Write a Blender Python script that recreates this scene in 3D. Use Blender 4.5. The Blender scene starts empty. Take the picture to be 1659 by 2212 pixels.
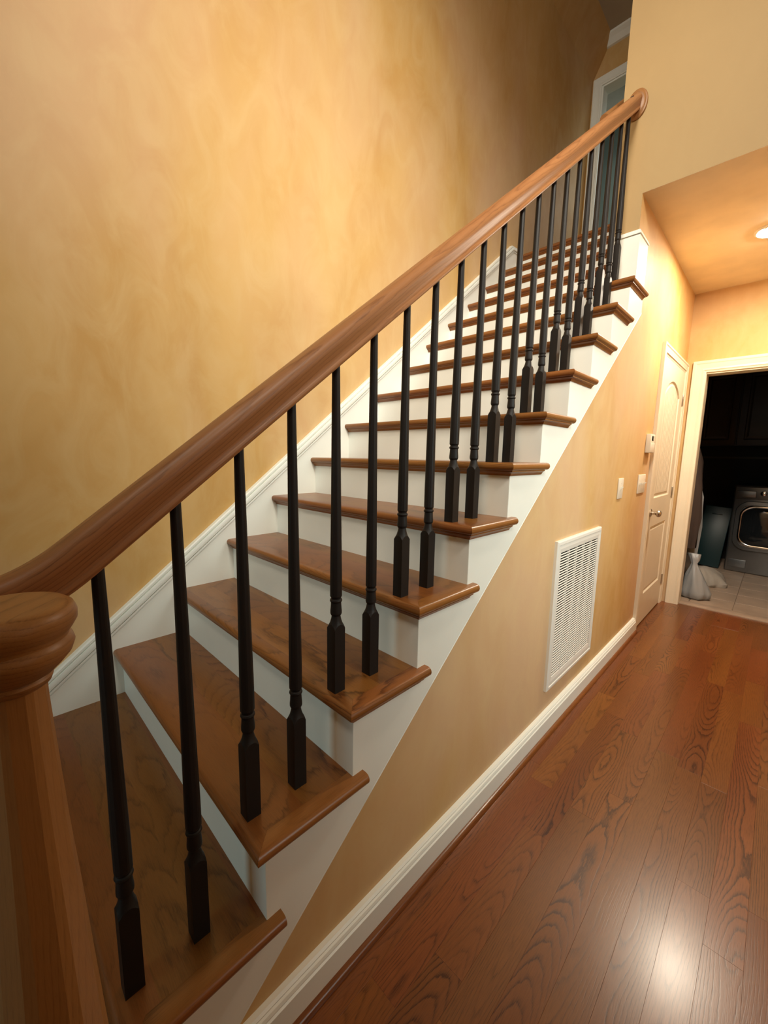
import bpy, bmesh, math, random
from mathutils import Vector, Matrix
random.seed(7)
S = bpy.context.scene
C = S.collection
PI = math.pi

# ------------------------------------------------------------------ camera
cam = bpy.data.cameras.new('camera'); cam_o = bpy.data.objects.new('camera', cam); C.objects.link(cam_o)
cam.sensor_fit = 'VERTICAL'; cam.sensor_height = 36.0; cam.lens = 36.0 * 863.56 / 2212.0
cam.clip_start = 0.02; cam.clip_end = 60
YAW, PITCH, ROLL = 0.7767, 0.1414, 0.01728
fw = Vector((-math.sin(YAW) * math.cos(PITCH), math.cos(YAW) * math.cos(PITCH), -math.sin(PITCH)))
rt = fw.cross(Vector((0, 0, 1))).normalized(); up = rt.cross(fw)
rt, up = math.cos(ROLL) * rt + math.sin(ROLL) * up, -math.sin(ROLL) * rt + math.cos(ROLL) * up
M = Matrix((rt, up, -fw)).transposed().to_4x4(); M.translation = (0.6335, 0.1579, 1.1586)
cam_o.matrix_world = M
S.camera = cam_o

# ------------------------------------------------------------------ world, lights, exposure
w = bpy.data.worlds.new('world'); S.world = w; w.use_nodes = True
w.node_tree.nodes['Background'].inputs[0].default_value = (0.5, 0.6, 0.7, 1)
w.node_tree.nodes['Background'].inputs[1].default_value = 0.02
S.view_settings.view_transform = 'Standard'; S.view_settings.look = 'None'
S.view_settings.exposure = 0.0; S.view_settings.gamma = 1.0; S.view_settings.use_curve_mapping = False

def area(name, loc, target, size, power, color, shape='DISK', size_y=None, spread=PI):
    l = bpy.data.lights.new(name, 'AREA'); l.shape = shape; l.size = size
    if size_y: l.size_y = size_y
    l.energy = power; l.color = color; l.spread = spread
    o = bpy.data.objects.new(name, l); C.objects.link(o); o.location = loc
    o.rotation_euler = (Vector(target) - Vector(loc)).to_track_quat('-Z', 'Y').to_euler()
    return o
area('foyer_lamp', (2.1, 0.4, 3.8), (-1.17, 1.75, 2.1), 0.8, 23, (1.0, 0.93, 0.79), spread=math.radians(66))  # unseen lamp, beam narrowed so newel and lower steps stay dark
area('foyer_fill', (0.75, -1.2, 4.9), (0.0, 2.7, 2.7), 1.2, 44, (1.0, 0.92, 0.78), spread=math.radians(84))
area('side_window_daylight', (2.5, 1.8, 1.6), (0.0, 2.0, 0.8), 1.1, 12.5, (0.82, 0.99, 0.96), 'RECTANGLE', 1.6, math.radians(70))
area('front_window_daylight', (-0.5, -2.55, 1.3), (-0.75, 2.0, 0.9), 0.9, 22, (0.62, 0.95, 1.0), 'RECTANGLE', 1.9)
area('upper_room_fill', (-0.25, 5.7, 4.4), (-0.9, 6.1, 3.9), 0.5, 15, (0.92, 1.0, 0.96), 'RECTANGLE', 0.9)  # added fill lamp to brighten the upper room, not a window
HALL_LIGHT_STRENGTH = 680.0

# ------------------------------------------------------------------ materials
def lin(r, g, b):
    f = lambda c: (c / 255 / 12.92) if c / 255 <= 0.04045 else ((c / 255 + 0.055) / 1.055) ** 2.4
    return (f(r), f(g), f(b), 1.0)

def mat(name):
    m = bpy.data.materials.new(name); m.use_nodes = True
    nt = m.node_tree; b = nt.nodes['Principled BSDF']
    return m, nt, b

def node(nt, typ, **kw):
    n = nt.nodes.new(typ)
    for k, v in kw.items():
        if k.startswith('i_'):
            key = k[2:]; key = int(key) if key.isdigit() else key
            n.inputs[key].default_value = v
        else: setattr(n, k, v)
    return n

def mth(nt, op, a, b=None, c=None, clamp=False):
    n = nt.nodes.new('ShaderNodeMath'); n.operation = op; n.use_clamp = clamp
    for i, v in enumerate((a, b, c)):
        if v is None: continue
        if isinstance(v, (int, float)): n.inputs[i].default_value = v
        else: nt.links.new(v, n.inputs[i])
    return n.outputs[0]

def ramp(nt, fac, stops, interp='LINEAR'):
    n = nt.nodes.new('ShaderNodeValToRGB'); n.color_ramp.interpolation = interp
    e = n.color_ramp.elements
    while len(e) < len(stops): e.new(0.5)
    for i, (p, c) in enumerate(stops): e[i].position = p; e[i].color = c if len(c) == 4 else (*c, 1)
    nt.links.new(fac, n.inputs[0]); return n.outputs[0]

def mixc(nt, fac, a, b, blend='MIX'):
    n = nt.nodes.new('ShaderNodeMix'); n.data_type = 'RGBA'; n.blend_type = blend
    for sock, v in ((n.inputs[0], fac), (n.inputs[6], a), (n.inputs[7], b)):
        if isinstance(v, (int, float)): sock.default_value = v
        elif isinstance(v, tuple): sock.default_value = v
        else: nt.links.new(v, sock)
    return n.outputs[2]

def noise(nt, vec, scale, detail=2, rough=0.5, dist=0.0):
    n = node(nt, 'ShaderNodeTexNoise'); n.inputs['Scale'].default_value = scale
    n.inputs['Detail'].default_value = detail; n.inputs['Roughness'].default_value = rough
    n.inputs['Distortion'].default_value = dist
    nt.links.new(vec, n.inputs['Vector']); return n.outputs['Fac']

def plain(name, col, rough=0.5, metal=0.0, spec=0.5, bump=0.0, bscale=60, var=0.06):
    """even paint or metal with a faint tone variation and fine relief"""
    m, nt, b = mat(name)
    tc = node(nt, 'ShaderNodeTexCoord')
    f = noise(nt, tc.outputs['Object'], 6, 3)
    d = tuple(c * (1 - var) for c in col[:3]) + (1,)
    e = tuple(min(1, c * (1 + var)) for c in col[:3]) + (1,)
    nt.links.new(ramp(nt, f, [(0.3, d), (0.7, e)]), b.inputs['Base Color'])
    b.inputs['Roughness'].default_value = rough; b.inputs['Metallic'].default_value = metal
    b.inputs['Specular IOR Level'].default_value = spec
    if bump:
        bn = node(nt, 'ShaderNodeBump'); bn.inputs['Strength'].default_value = bump; bn.inputs['Distance'].default_value = 0.001
        nt.links.new(noise(nt, tc.outputs['Object'], bscale, 2), bn.inputs['Height']); nt.links.new(bn.outputs[0], b.inputs['Normal'])
    return m

def faux_wall(name, tones, rough=0.55):
    """hand-ragged ochre wall paint: soft vertical-ish blotches in three tones"""
    m, nt, b = mat(name)
    tc = node(nt, 'ShaderNodeTexCoord')
    mp = node(nt, 'ShaderNodeMapping'); mp.inputs['Scale'].default_value = (1.0, 1.0, 0.55)
    mp.inputs['Rotation'].default_value = (0.35, 0, 0)
    nt.links.new(tc.outputs['Object'], mp.inputs[0])
    v = mp.outputs[0]
    a = noise(nt, v, 1.7, 4, 0.55, 0.9)
    d = noise(nt, v, 0.9, 3, 0.5, 0.5)
    f = noise(nt, v, 6.5, 4, 0.6, 1.2)
    c1 = mixc(nt, ramp(nt, a, [(0.36, (0, 0, 0)), (0.62, (1, 1, 1))]), tones[0], tones[1])
    c2 = mixc(nt, mth(nt, 'MULTIPLY', ramp(nt, d, [(0.44, (0, 0, 0)), (0.66, (1, 1, 1))]), 0.75), c1, tones[2])
    c3 = mixc(nt, mth(nt, 'MULTIPLY', ramp(nt, f, [(0.40, (0, 0, 0)), (0.66, (1, 1, 1))]), 0.28), c2, tones[3])
    nt.links.new(c3, b.inputs['Base Color'])
    b.inputs['Roughness'].default_value = rough; b.inputs['Specular IOR Level'].default_value = 0.3
    bn = node(nt, 'ShaderNodeBump'); bn.inputs['Strength'].default_value = 0.12; bn.inputs['Distance'].default_value = 0.002
    nt.links.new(noise(nt, tc.outputs['Object'], 90, 3), bn.inputs['Height']); nt.links.new(bn.outputs[0], b.inputs['Normal'])
    return m

def oak(name, light, mid, dark, rough=0.3, coat=0.0, rings=210.0, contrast=0.7, tone=0.25, bump=0.15, strip=0.0, z0m=0.05, z0a=0.14):
    """stained oak; grain attribute = (across, along, depth) in metres; strip = width of glued-up strips"""
    m, nt, b = mat(name)
    at = node(nt, 'ShaderNodeAttribute', attribute_name='grain')
    oi = node(nt, 'ShaderNodeObjectInfo')
    sp = node(nt, 'ShaderNodeSeparateXYZ'); nt.links.new(at.outputs['Vector'], sp.inputs[0])
    rnd = oi.outputs['Random']
    x = sp.outputs[0]; z = sp.outputs[2]
    if strip:
        q = mth(nt, 'DIVIDE', mth(nt, 'ADD', x, mth(nt, 'MULTIPLY', rnd, 0.3)), strip)
        idx = mth(nt, 'FLOOR', q)
        x = mth(nt, 'MULTIPLY', mth(nt, 'SUBTRACT', mth(nt, 'FRACT', q), 0.5), strip)
        wn = node(nt, 'ShaderNodeTexWhiteNoise', noise_dimensions='1D')
        nt.links.new(mth(nt, 'ADD', mth(nt, 'MULTIPLY', idx, 3.17), mth(nt, 'MULTIPLY', rnd, 57.0)), wn.inputs['W'])
        rnd = wn.outputs['Value']
    def fr(k): return mth(nt, 'FRACT', mth(nt, 'MULTIPLY', rnd, k))
    x = mth(nt, 'ADD', x, mth(nt, 'MULTIPLY', mth(nt, 'SUBTRACT', fr(37.7), 0.5), 0.09))
    y = mth(nt, 'ADD', sp.outputs[1], mth(nt, 'MULTIPLY', rnd, 91.3))
    def vec(a, b_, c):
        cv = node(nt, 'ShaderNodeCombineXYZ')
        for i, (sck, k) in enumerate(((x, a), (y, b_), (z, c))): nt.links.new(mth(nt, 'MULTIPLY', sck, k), cv.inputs[i])
        return cv.outputs[0]
    n1 = noise(nt, vec(6, 0.9, 6), 1.0, 3, 0.5, 0.2)
    n0 = noise(nt, vec(0, 0.8, 0), 1.0, 2, 0.5)
    nb = noise(nt, vec(9, 0.8, 9), 1.0, 2, 0.5)
    z0 = mth(nt, 'ADD', mth(nt, 'ADD', mth(nt, 'MULTIPLY', mth(nt, 'SUBTRACT', n0, 0.5), z0a), mth(nt, 'MULTIPLY', fr(17.3), z0m)), z)
    xx = mth(nt, 'ADD', x, mth(nt, 'MULTIPLY', mth(nt, 'SUBTRACT', n1, 0.5), 0.03))
    r = mth(nt, 'SQRT', mth(nt, 'ADD', mth(nt, 'MULTIPLY', xx, xx), mth(nt, 'MULTIPLY', z0, z0)))
    n2 = noise(nt, vec(70, 14, 70), 1.0, 3, 0.6)
    ph = mth(nt, 'FRACT', mth(nt, 'ADD', mth(nt, 'MULTIPLY', r, rings), mth(nt, 'MULTIPLY', n2, 0.8)))
    line = ramp(nt, ph, [(0.0, (0.2, 0.2, 0.2)), (0.08, (1, 1, 1)), (0.22, (0.45, 0.45, 0.45)), (0.42, (0.06, 0.06, 0.06)), (0.94, (0, 0, 0)), (1.0, (0.2, 0.2, 0.2))])
    n3 = noise(nt, vec(700, 24, 700), 1.0, 2, 0.55)
    pore = ramp(nt, n3, [(0.36, (1, 1, 1)), (0.56, (0, 0, 0))])
    amp = mth(nt, 'MULTIPLY', ramp(nt, nb, [(0.35, (0.25, 0.25, 0.25)), (0.65, (1, 1, 1))]), mth(nt, 'ADD', 0.35, mth(nt, 'MULTIPLY', fr(7.9), 0.65)))
    la = mth(nt, 'MULTIPLY', line, amp)
    gl = mth(nt, 'MULTIPLY', mth(nt, 'ADD', mth(nt, 'MULTIPLY', la, 0.8), mth(nt, 'MULTIPLY', mth(nt, 'MULTIPLY', pore, mth(nt, 'ADD', la, 0.35)), 0.5)), contrast, None, True)
    base = mixc(nt, ramp(nt, n1, [(0.3, (0, 0, 0)), (0.7, (1, 1, 1))]), mid, light)
    col = mixc(nt, gl, base, dark)
    hs = node(nt, 'ShaderNodeHueSaturation')
    nt.links.new(col, hs.inputs['Color'])
    nt.links.new(mth(nt, 'ADD', 1.0 - tone * 0.5, mth(nt, 'MULTIPLY', fr(13.1), tone)), hs.inputs['Value'])
    nt.links.new(mth(nt, 'ADD', 0.5 - 0.007, mth(nt, 'MULTIPLY', fr(5.3), 0.014)), hs.inputs['Hue'])
    nt.links.new(hs.outputs[0], b.inputs['Base Color'])
    b.inputs['Roughness'].default_value = rough
    b.inputs['Specular IOR Level'].default_value = 0.4
    if coat:
        b.inputs['Coat Weight'].default_value = coat; b.inputs['Coat Roughness'].default_value = 0.2
    bn = node(nt, 'ShaderNodeBump'); bn.inputs['Strength'].default_value = bump; bn.inputs['Distance'].default_value = 0.0012
    bn.invert = True
    nt.links.new(gl, bn.inputs['Height']); nt.links.new(bn.outputs[0], b.inputs['Normal'])
    return m

WALL_TONES = ((0.545, 0.31, 0.09, 1), (0.63, 0.395, 0.145, 1), (0.66, 0.44, 0.28, 1), (0.72, 0.54, 0.275, 1))
m_wall = faux_wall('ragged_ochre_paint', WALL_TONES)
m_upper = faux_wall('smooth_darkened_tan', ((0.425, 0.285, 0.128, 1), (0.445, 0.30, 0.136, 1), (0.43, 0.285, 0.136, 1), (0.455, 0.313, 0.145, 1)), 0.6)  # tan set darker to tone down the lamplight on this wall
m_ceil_hall = plain('tan_ceiling_paint', (0.80, 0.66, 0.46, 1), 0.7, spec=0.2)
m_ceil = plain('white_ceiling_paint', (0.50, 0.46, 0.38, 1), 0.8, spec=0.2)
m_white = plain('white_trim_paint', (0.85, 0.86, 0.79, 1), 0.38, bump=0.05, var=0.02)
m_door = plain('ivory_door_paint', (0.78, 0.69, 0.53, 1), 0.4, bump=0.08, bscale=120, var=0.02)
m_black = plain('espresso_paint', (0.0135, 0.0105, 0.009, 1), 0.5, spec=0.25, bump=0.06, bscale=50, var=0.15)
m_floor = oak('red_oak_floor', (0.235, 0.078, 0.0185, 1), (0.178, 0.055, 0.0125, 1), (0.056, 0.0145, 0.0036, 1), 0.29, 0.25, 190, 1.5, 0.24, 0.08, 0, 0.09, 0.20)
m_tread = oak('stained_oak_tread', (0.29, 0.110, 0.027, 1), (0.23, 0.083, 0.0185, 1), (0.075, 0.023, 0.006, 1), 0.32, 0.12, 170, 1.0, 0.20, 0.06, 0.092, 0.13, 0.16)
m_rail = oak('stained_oak_rail', (0.36, 0.165, 0.057, 1), (0.30, 0.132, 0.044, 1), (0.13, 0.050, 0.016, 1), 0.42, 0.0, 170, 0.7, 0.05, 0.10, 0, 0.08, 0.10)
m_nickel = plain('brushed_nickel', (0.55, 0.50, 0.43, 1), 0.28, 1.0)
m_steel = plain('grey_appliance_metal', (0.25, 0.255, 0.26, 1), 0.34, 0.9)
m_chrome = plain('chrome', (0.75, 0.76, 0.78, 1), 0.12, 1.0)
m_darkglass = plain('dark_glass', (0.012, 0.014, 0.016, 1), 0.06, 0.0, 0.7)
m_plate = plain('ivory_plastic', (0.78, 0.71, 0.58, 1), 0.4, var=0.02)
m_vent = plain('white_enamel', (0.80, 0.77, 0.70, 1), 0.35, var=0.02)
m_dark = plain('dark_cavity', (0.03, 0.025, 0.02, 1), 0.9)
m_screen = plain('dark_display', (0.01, 0.012, 0.012, 1), 0.15)
m_laundry_wall = plain('dimmed_taupe_paint', (0.022, 0.019, 0.016, 1), 0.7)  # shade of the unlit laundry put into the wall colour
m_cab = plain('brown_cabinet_wood', (0.055, 0.038, 0.027, 1), 0.45, var=0.12)
m_tile = plain('beige_vinyl_tile', (0.36, 0.26, 0.19, 1), 0.4, var=0.12)
m_grout = plain('tan_grout', (0.24, 0.17, 0.12, 1), 0.8)
m_teal = plain('dimmed_teal_plastic', (0.0015, 0.022, 0.025, 1), 0.4)  # teal darkened to carry the dimness of the laundry
m_tealwall = plain('two_tone_room_paint', (0.10, 0.17, 0.15, 1), 0.5)
m_bag = plain('grey_white_plastic_film', (0.30, 0.30, 0.30, 1), 0.35, bump=0.5, bscale=25)
m_cloth = plain('off_white_cotton', (0.36, 0.31, 0.26, 1), 0.9, bump=0.5, bscale=30)
m_darkcloth = plain('black_brown_fabric', (0.05, 0.03, 0.022, 1), 0.8, bump=0.4, bscale=30)
m_bulb, nt, b = mat('warm_lamp_glow')
b.inputs['Base Color'].default_value = (1, 1, 1, 1)
b.inputs['Emission Color'].default_value = (1.0, 0.88, 0.70, 1); b.inputs['Emission Strength'].default_value = HALL_LIGHT_STRENGTH

# ------------------------------------------------------------------ mesh helpers
def obj(name, verts, faces, m, parent=None, grain=None, smooth=None, loc=None):
    me = bpy.data.meshes.new(name); me.from_pydata([tuple(v) for v in verts], [], faces); me.update()
    bm = bmesh.new(); bm.from_mesh(me); bmesh.ops.recalc_face_normals(bm, faces=bm.faces); bm.to_mesh(me); bm.free()
    return fin(name, me, m, parent, grain, smooth, loc)

def fin(name, me, m, parent=None, grain=None, smooth=None, loc=None):
    if grain:
        a = me.attributes.new('grain', 'FLOAT_VECTOR', 'POINT')
        for i, v in enumerate(me.vertices): a.data[i].vector = grain(v.co)
    if smooth is not None:
        me.shade_smooth(); me.set_sharp_from_angle(angle=math.radians(smooth))
    if m: me.materials.append(m)
    o = bpy.data.objects.new(name, me); C.objects.link(o)
    if parent: o.parent = parent
    if loc: o.location = loc
    return o

def from_bm(name, bm, m, parent=None, grain=None, smooth=None):
    me = bpy.data.meshes.new(name); bmesh.ops.recalc_face_normals(bm, faces=bm.faces); bm.to_mesh(me); bm.free()
    return fin(name, me, m, parent, grain, smooth)

def boxv(x0, x1, y0, y1, z0, z1):
    return [(x0, y0, z0), (x1, y0, z0), (x1, y1, z0), (x0, y1, z0), (x0, y0, z1), (x1, y0, z1), (x1, y1, z1), (x0, y1, z1)]
BF = [(0, 3, 2, 1), (4, 5, 6, 7), (0, 1, 5, 4), (1, 2, 6, 5), (2, 3, 7, 6), (3, 0, 4, 7)]

def box(name, x0, x1, y0, y1, z0, z1, m, parent=None, bev=0.0, grain=None, seg=2):
    bm = bmesh.new()
    vs = [bm.verts.new(v) for v in boxv(x0, x1, y0, y1, z0, z1)]
    for f in BF: bm.faces.new([vs[i] for i in f])
    if bev: bmesh.ops.bevel(bm, geom=list(bm.edges), offset=bev, segments=seg, profile=0.5, affect='EDGES')
    return from_bm(name, bm, m, parent, grain, 35 if bev else None)

def multibox(name, boxes, m, parent=None):
    vs, fs = [], []
    for bx in boxes:
        n = len(vs); vs += boxv(*bx); fs += [tuple(i + n for i in f) for f in BF]
    return obj(name, vs, fs, m, parent)

def prism(name, poly, axis, a0, a1, m, parent=None, grain=None, smooth=None):
    """polygon in the two other axes extruded along axis (0,1,2); a0/a1 numbers or functions of the polygon point"""
    oth = [i for i in range(3) if i != axis]
    vs = []
    for a in (a0, a1):
        for q in poly:
            v = [0, 0, 0]; v[oth[0]], v[oth[1]] = q; v[axis] = a(q) if callable(a) else a; vs.append(v)
    n = len(poly)
    fs = [tuple(range(n)), tuple(range(2 * n - 1, n - 1, -1))] + [(i, (i + 1) % n, n + (i + 1) % n, n + i) for i in range(n)]
    return obj(name, vs, fs, m, parent, grain, smooth)

def sweep(name, path, prof, m, parent=None, smooth=40, closed=False, side=None):
    """profile (u sideways, v upward) along a path; grain runs along the path"""
    path = [Vector(p) for p in path]; vs = []; gr = []; s = 0
    n = len(path)
    for i, p in enumerate(path):
        if closed: t = (path[(i + 1) % n] - path[i - 1]).normalized()
        else: t = (path[min(i + 1, n - 1)] - path[max(i - 1, 0)]).normalized()
        sd = Vector(side).normalized() if side else t.cross(Vector((0, 0, 1))).normalized()
        nn = sd.cross(t).normalized()
        if side: sd = t.cross(nn).normalized()
        # mitre factor
        if 0 < i < n - 1 or closed:
            tin = (path[i] - path[i - 1]).normalized(); k = 1 / max(0.3, tin.dot(t))
        else: k = 1
        if i: s += (path[i] - path[i - 1]).length
        for (u, v) in prof:
            vs.append(p + sd * u + nn * v * (k if not side else 1)); gr.append((u, s, v))
    k = len(prof); fs = []
    for i in range(n if closed else n - 1):
        j = (i + 1) % n
        for q in range(k): fs.append((i * k + q, i * k + (q + 1) % k, j * k + (q + 1) % k, j * k + q))
    if not closed: fs += [tuple(range(k)), tuple(range((n - 1) * k, n * k))]
    o = obj(name, vs, fs, m, parent, None, smooth)
    a = o.data.attributes.new('grain', 'FLOAT_VECTOR', 'POINT')
    for i in range(len(vs)): a.data[i].vector = gr[i]
    return o

def rings(name, rs, m, parent=None, seg=24, smooth=35, grain=None, loc=None):
    """stack of closed rings: each is a list of (x,y,z) with the same count"""
    vs = [v for r in rs for v in r]; k = len(rs[0]); fs = []
    for i in range(len(rs) - 1):
        for q in range(k): fs.append((i * k + q, i * k + (q + 1) % k, (i + 1) * k + (q + 1) % k, (i + 1) * k + q))
    fs += [tuple(range(k - 1, -1, -1)), tuple(range((len(rs) - 1) * k, len(rs) * k))]
    return obj(name, vs, fs, m, parent, grain, smooth, loc)

def lathe(prof, seg=24, cx=0, cy=0):
    return [[(cx + r * math.cos(2 * PI * q / seg), cy + r * math.sin(2 * PI * q / seg), z) for q in range(seg)] for (z, r) in prof]

def empty(name, loc=(0, 0, 0)):
    o = bpy.data.objects.new(name, None); C.objects.link(o); o.location = loc; o.empty_display_size = 0.1; return o

def tag(o, label=None, cat=None, group=None, kind=None):
    if label: o['label'] = label
    if cat: o['category'] = cat
    if group: o['group'] = group
    if kind: o['kind'] = kind
    return o

def struct(o, label): return tag(o, label, None, None, 'structure')

# ------------------------------------------------------------------ dimensions
RISE, RUN = 0.19, 0.23575
XL = -1.158          # left ends of the treads
XS = -0.0267         # face of the open-side stringer board
ZF = -0.13           # hall floor
YW = 2.72            # wall end above the stairs
YF = 4.50            # far hall wall
ZC = 2.53            # hall ceiling
ZU = 5.29            # upper ceiling
SET = 0.0296         # nosing overhang
SL = RISE / RUN

# ------------------------------------------------------------------ large structure
fl = box('floor', -1.176, 2.6, -2.6, 4.62, ZF - 0.12, ZF - 0.012, m_floor, grain=lambda c: (c.x, c.y, c.z))
struct(fl, 'hall and foyer floor of red-stained oak strip planks')
PW = 0.0826
x = -0.035 - 14 * PW; row = 0
while x < 1.2:
    y = -0.9 - random.random() * 0.9
    ymax = 4.525 if row >= 14 else 0.029
    while y < ymax - 0.005:
        L = random.choice((0.42, 0.55, 0.7, 0.85, 1.0, 1.25)) + random.random() * 0.12
        y1 = min(y + L, ymax)
        if y1 - max(y, -0.9) > 0.08 and y1 > -0.9:
            ya = max(y, -0.9); g = 0.00005; h = random.uniform(-0.0002, 0.0002)
            w2, l2 = PW / 2 - g, (y1 - ya) / 2 - g; c = 0.0003; zt = h; zb = -0.0115
            vs = [(-w2, -l2, zb), (w2, -l2, zb), (w2, l2, zb), (-w2, l2, zb), (-w2, -l2, zt - c), (w2, -l2, zt - c), (w2, l2, zt - c), (-w2, l2, zt - c),
                  (-w2 + c, -l2 + c, zt), (w2 - c, -l2 + c, zt), (w2 - c, l2 - c, zt), (-w2 + c, l2 - c, zt)]
            fs = [(0, 3, 2, 1), (8, 9, 10, 11)] + [(i, (i + 1) % 4, 4 + (i + 1) % 4, 4 + i) for i in range(4)] + [(4 + i, 4 + (i + 1) % 4, 8 + (i + 1) % 4, 8 + i) for i in range(4)]
            obj('plank', vs, fs, m_floor, fl, lambda q: (q.x, q.y, q.z), None, (x + PW / 2, (ya + y1) / 2, ZF))
        y = y1
    x += PW; row += 1

# stair wall on the left, with the sloped strip under the upper ceiling
wl = prism('wall_left', [(-1.176, ZF), (-1.176, 4.98), (-1.02, ZU), (-1.4, ZU + 0.05), (-1.4, ZF)], 1, -2.6, 4.97, m_wall)
struct(wl, 'tall ragged ochre wall along the left side of the stairs')
# wall that closes the stairs on the hall side and carries on up as the upper wall end
DZ = -0.30
prof = [(0.20, ZF), (YF, ZF), (YF, ZC + 0.02), (YF + 0.5, ZC + 0.02), (YF + 0.5, ZU), (YW + 0.001, ZU), (YW + 0.001, SL * YW + DZ), (0.24, SL * 0.24 + DZ)]
ws = prism('wall_stair', prof, 0, -0.167, -0.036, m_wall)
struct(ws, 'ochre wall under the stairs facing the hall')
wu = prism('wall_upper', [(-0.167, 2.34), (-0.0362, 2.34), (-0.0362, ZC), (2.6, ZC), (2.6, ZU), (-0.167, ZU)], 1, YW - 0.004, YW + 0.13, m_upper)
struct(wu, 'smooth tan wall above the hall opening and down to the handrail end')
wf = empty('wall_far', (0, YF, ZF)); struct(wf, 'ochre wall at the end of the hall around the laundry opening')
box('wall_panel', -0.036, 0.106, YF, YF + 0.12, ZF, ZC + 0.02, m_wall).parent = wf
box('wall_panel', 0.106, 0.90, YF, YF + 0.12, 1.885, ZC + 0.02, m_wall).parent = wf
box('wall_panel', 0.90, 1.30, YF, YF + 0.12, ZF, ZC + 0.02, m_wall).parent = wf
for ch in wf.children: ch.matrix_parent_inverse = Matrix.Translation((0, -YF, -ZF))
struct(box('wall_hall_right', 1.15, 1.3, YW + 0.14, YF, ZF, ZC + 0.02, m_wall), 'ochre wall on the right side of the hall')
struct(box('wall_right', 2.6, 2.75, -2.6, YW + 0.14, ZF, ZU, m_wall), 'foyer wall to the right, behind the viewer')
struct(box('wall_foyer', 1.15, 2.6, YW, YW + 0.14, ZF, ZC, m_wall), 'foyer wall to the right of the hall opening')
struct(box('wall_back', -1.4, 2.75, -2.75, -2.6, ZF, ZU, m_wall), 'foyer wall behind the viewer')
struct(box('ceiling', -0.036, 1.3, YW - 0.0035, YF + 0.12, ZC - 0.0006, ZC + 0.1, m_ceil_hall), 'tan painted hall ceiling')
struct(box('ceiling.001', -1.4, 2.75, -2.75, 5.2, ZU, ZU + 0.1, m_ceil), 'off white upper ceiling')

# ------------------------------------------------------------------ staircase
stair = empty('staircase', (0, 0, ZF))
tag(stair, 'straight staircase with stained oak treads and white risers', 'staircase')
T = 0.027
def nose_arc(n=6):
    return [(T / 2 - T / 2 * math.sin(PI * i / n), -T / 2 - 0 + T / 2 * math.cos(PI * i / n)) for i in range(n + 1)]  # (inset, dz from top)
M45 = 0.045
def P(o): o.parent = stair; o.matrix_parent_inverse = Matrix.Translation((0, 0, -ZF)); return o
NT = 15
for k in range(0, NT + 1):
    z = k * RISE; y0 = k * RUN
    yb = (k + 1) * RUN + SET if k < NT else y0 + 0.09
    open_side = k <= 11
    poly = [(y0 + a, z + dz) for a, dz in nose_arc()]
    poly = poly + [(y0 + M45, z - T), (yb, z - T), (yb, z), (y0 + M45, z)]
    if open_side: xr = (lambda q, y0=y0: -min(M45, max(0.0, q[0] - y0)) - 0.0002)
    else: xr = -0.168
    t = P(prism('tread', poly, 0, xr, XL, m_tread, None, lambda c, y0=y0: (c.y - y0 - 0.13, c.x, c.z), 40))
    if k == 0: pass
    # cove strip under the nosing
    cv = [(0, 0), (0, -0.018), (0.003, -0.018), (0.006, -0.012), (0.012, -0.006), (0.016, -0.004), (0.016, 0)]
    yr = y0 + SET; zz = z - T
    if open_side:
        ve = (k + 1) * RUN + 0.042
        path = [(XL, yr), (XS, yr), (XS, ve)]
        vs = []
        for i, (px, py) in enumerate(path):
            for (u, v) in cv:
                if i == 0: vs.append((px, py - u, zz + v))
                elif i == 1: vs.append((px + u, py - u, zz + v))
                else: vs.append((px + u, py, zz + v))
        n = len(cv)
        fs = [(i * n + q, i * n + (q + 1) % n, (i + 1) * n + (q + 1) % n, (i + 1) * n + q) for i in range(2) for q in range(n)] + [tuple(range(n)), tuple(range(2 * n, 3 * n))]
        obj('cove_moulding', vs, fs, m_tread, t, lambda c: (c.y, c.x + c.y, c.z), 40)
        # return nosing, mitred at the front corner
        rp = [(-a, z + dz) for a, dz in nose_arc()] + [(-M45, z - T), (-M45, z)]
        ye = y0 + 0.2975 + (0 if k else -0.02)
        obj_ = prism('return_nosing', rp, 1, (lambda q, y0=y0: y0 - q[0] + 0.0002), ye, m_tread, t, lambda c: (c.x, c.y, c.z), 40)
    else:
        obj('cove_moulding', [(xx, yr - u, zz + v) for xx in (XL, -0.168) for (u, v) in cv],
            [(q, (q + 1) % len(cv), len(cv) + (q + 1) % len(cv), len(cv) + q) for q in range(len(cv))], m_tread, t, lambda c: (c.y, c.x, c.z), 40)
    zr0 = (k - 1) * RISE if k else ZF
    P(box('riser', XL, XS - 0.001 if k < 12 else -0.168, yr, yr + 0.018, zr0, z - T + 0.001, m_white))
# open-side stringer board that steps up under the treads and wraps the wall end
sb = [(SET + 0.0006, ZF)]
for k in range(0, 12):
    yk = k * RUN + SET + 0.0006
    sb += [(yk, (k - 1) * RISE if k else ZF), (yk, k * RISE - 0.012)] if k else [(yk, -0.012)]
sb += [(YW - 0.0115, 11 * RISE - 0.012), (YW - 0.0115, 2.345), (2.885, 2.345), (2.885, SL * 2.885 - 0.347), (0.272, ZF)]
sb = [q for i, q in enumerate(sb) if i == 0 or (abs(q[0] - sb[i - 1][0]) + abs(q[1] - sb[i - 1][1])) > 1e-5]
P(prism('stringer_board', sb, 0, -0.036, XS, m_white))
# thin bead along its lower edge
P(sweep('stringer_bead', [(XS - 0.001, 0.35, SL * 0.35 - 0.347), (XS - 0.001, 2.885, SL * 2.885 - 0.347)], [(0.002 * math.cos(a * PI / 4), 0.002 * math.sin(a * PI / 4)) for a in range(8)], m_white))
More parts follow.
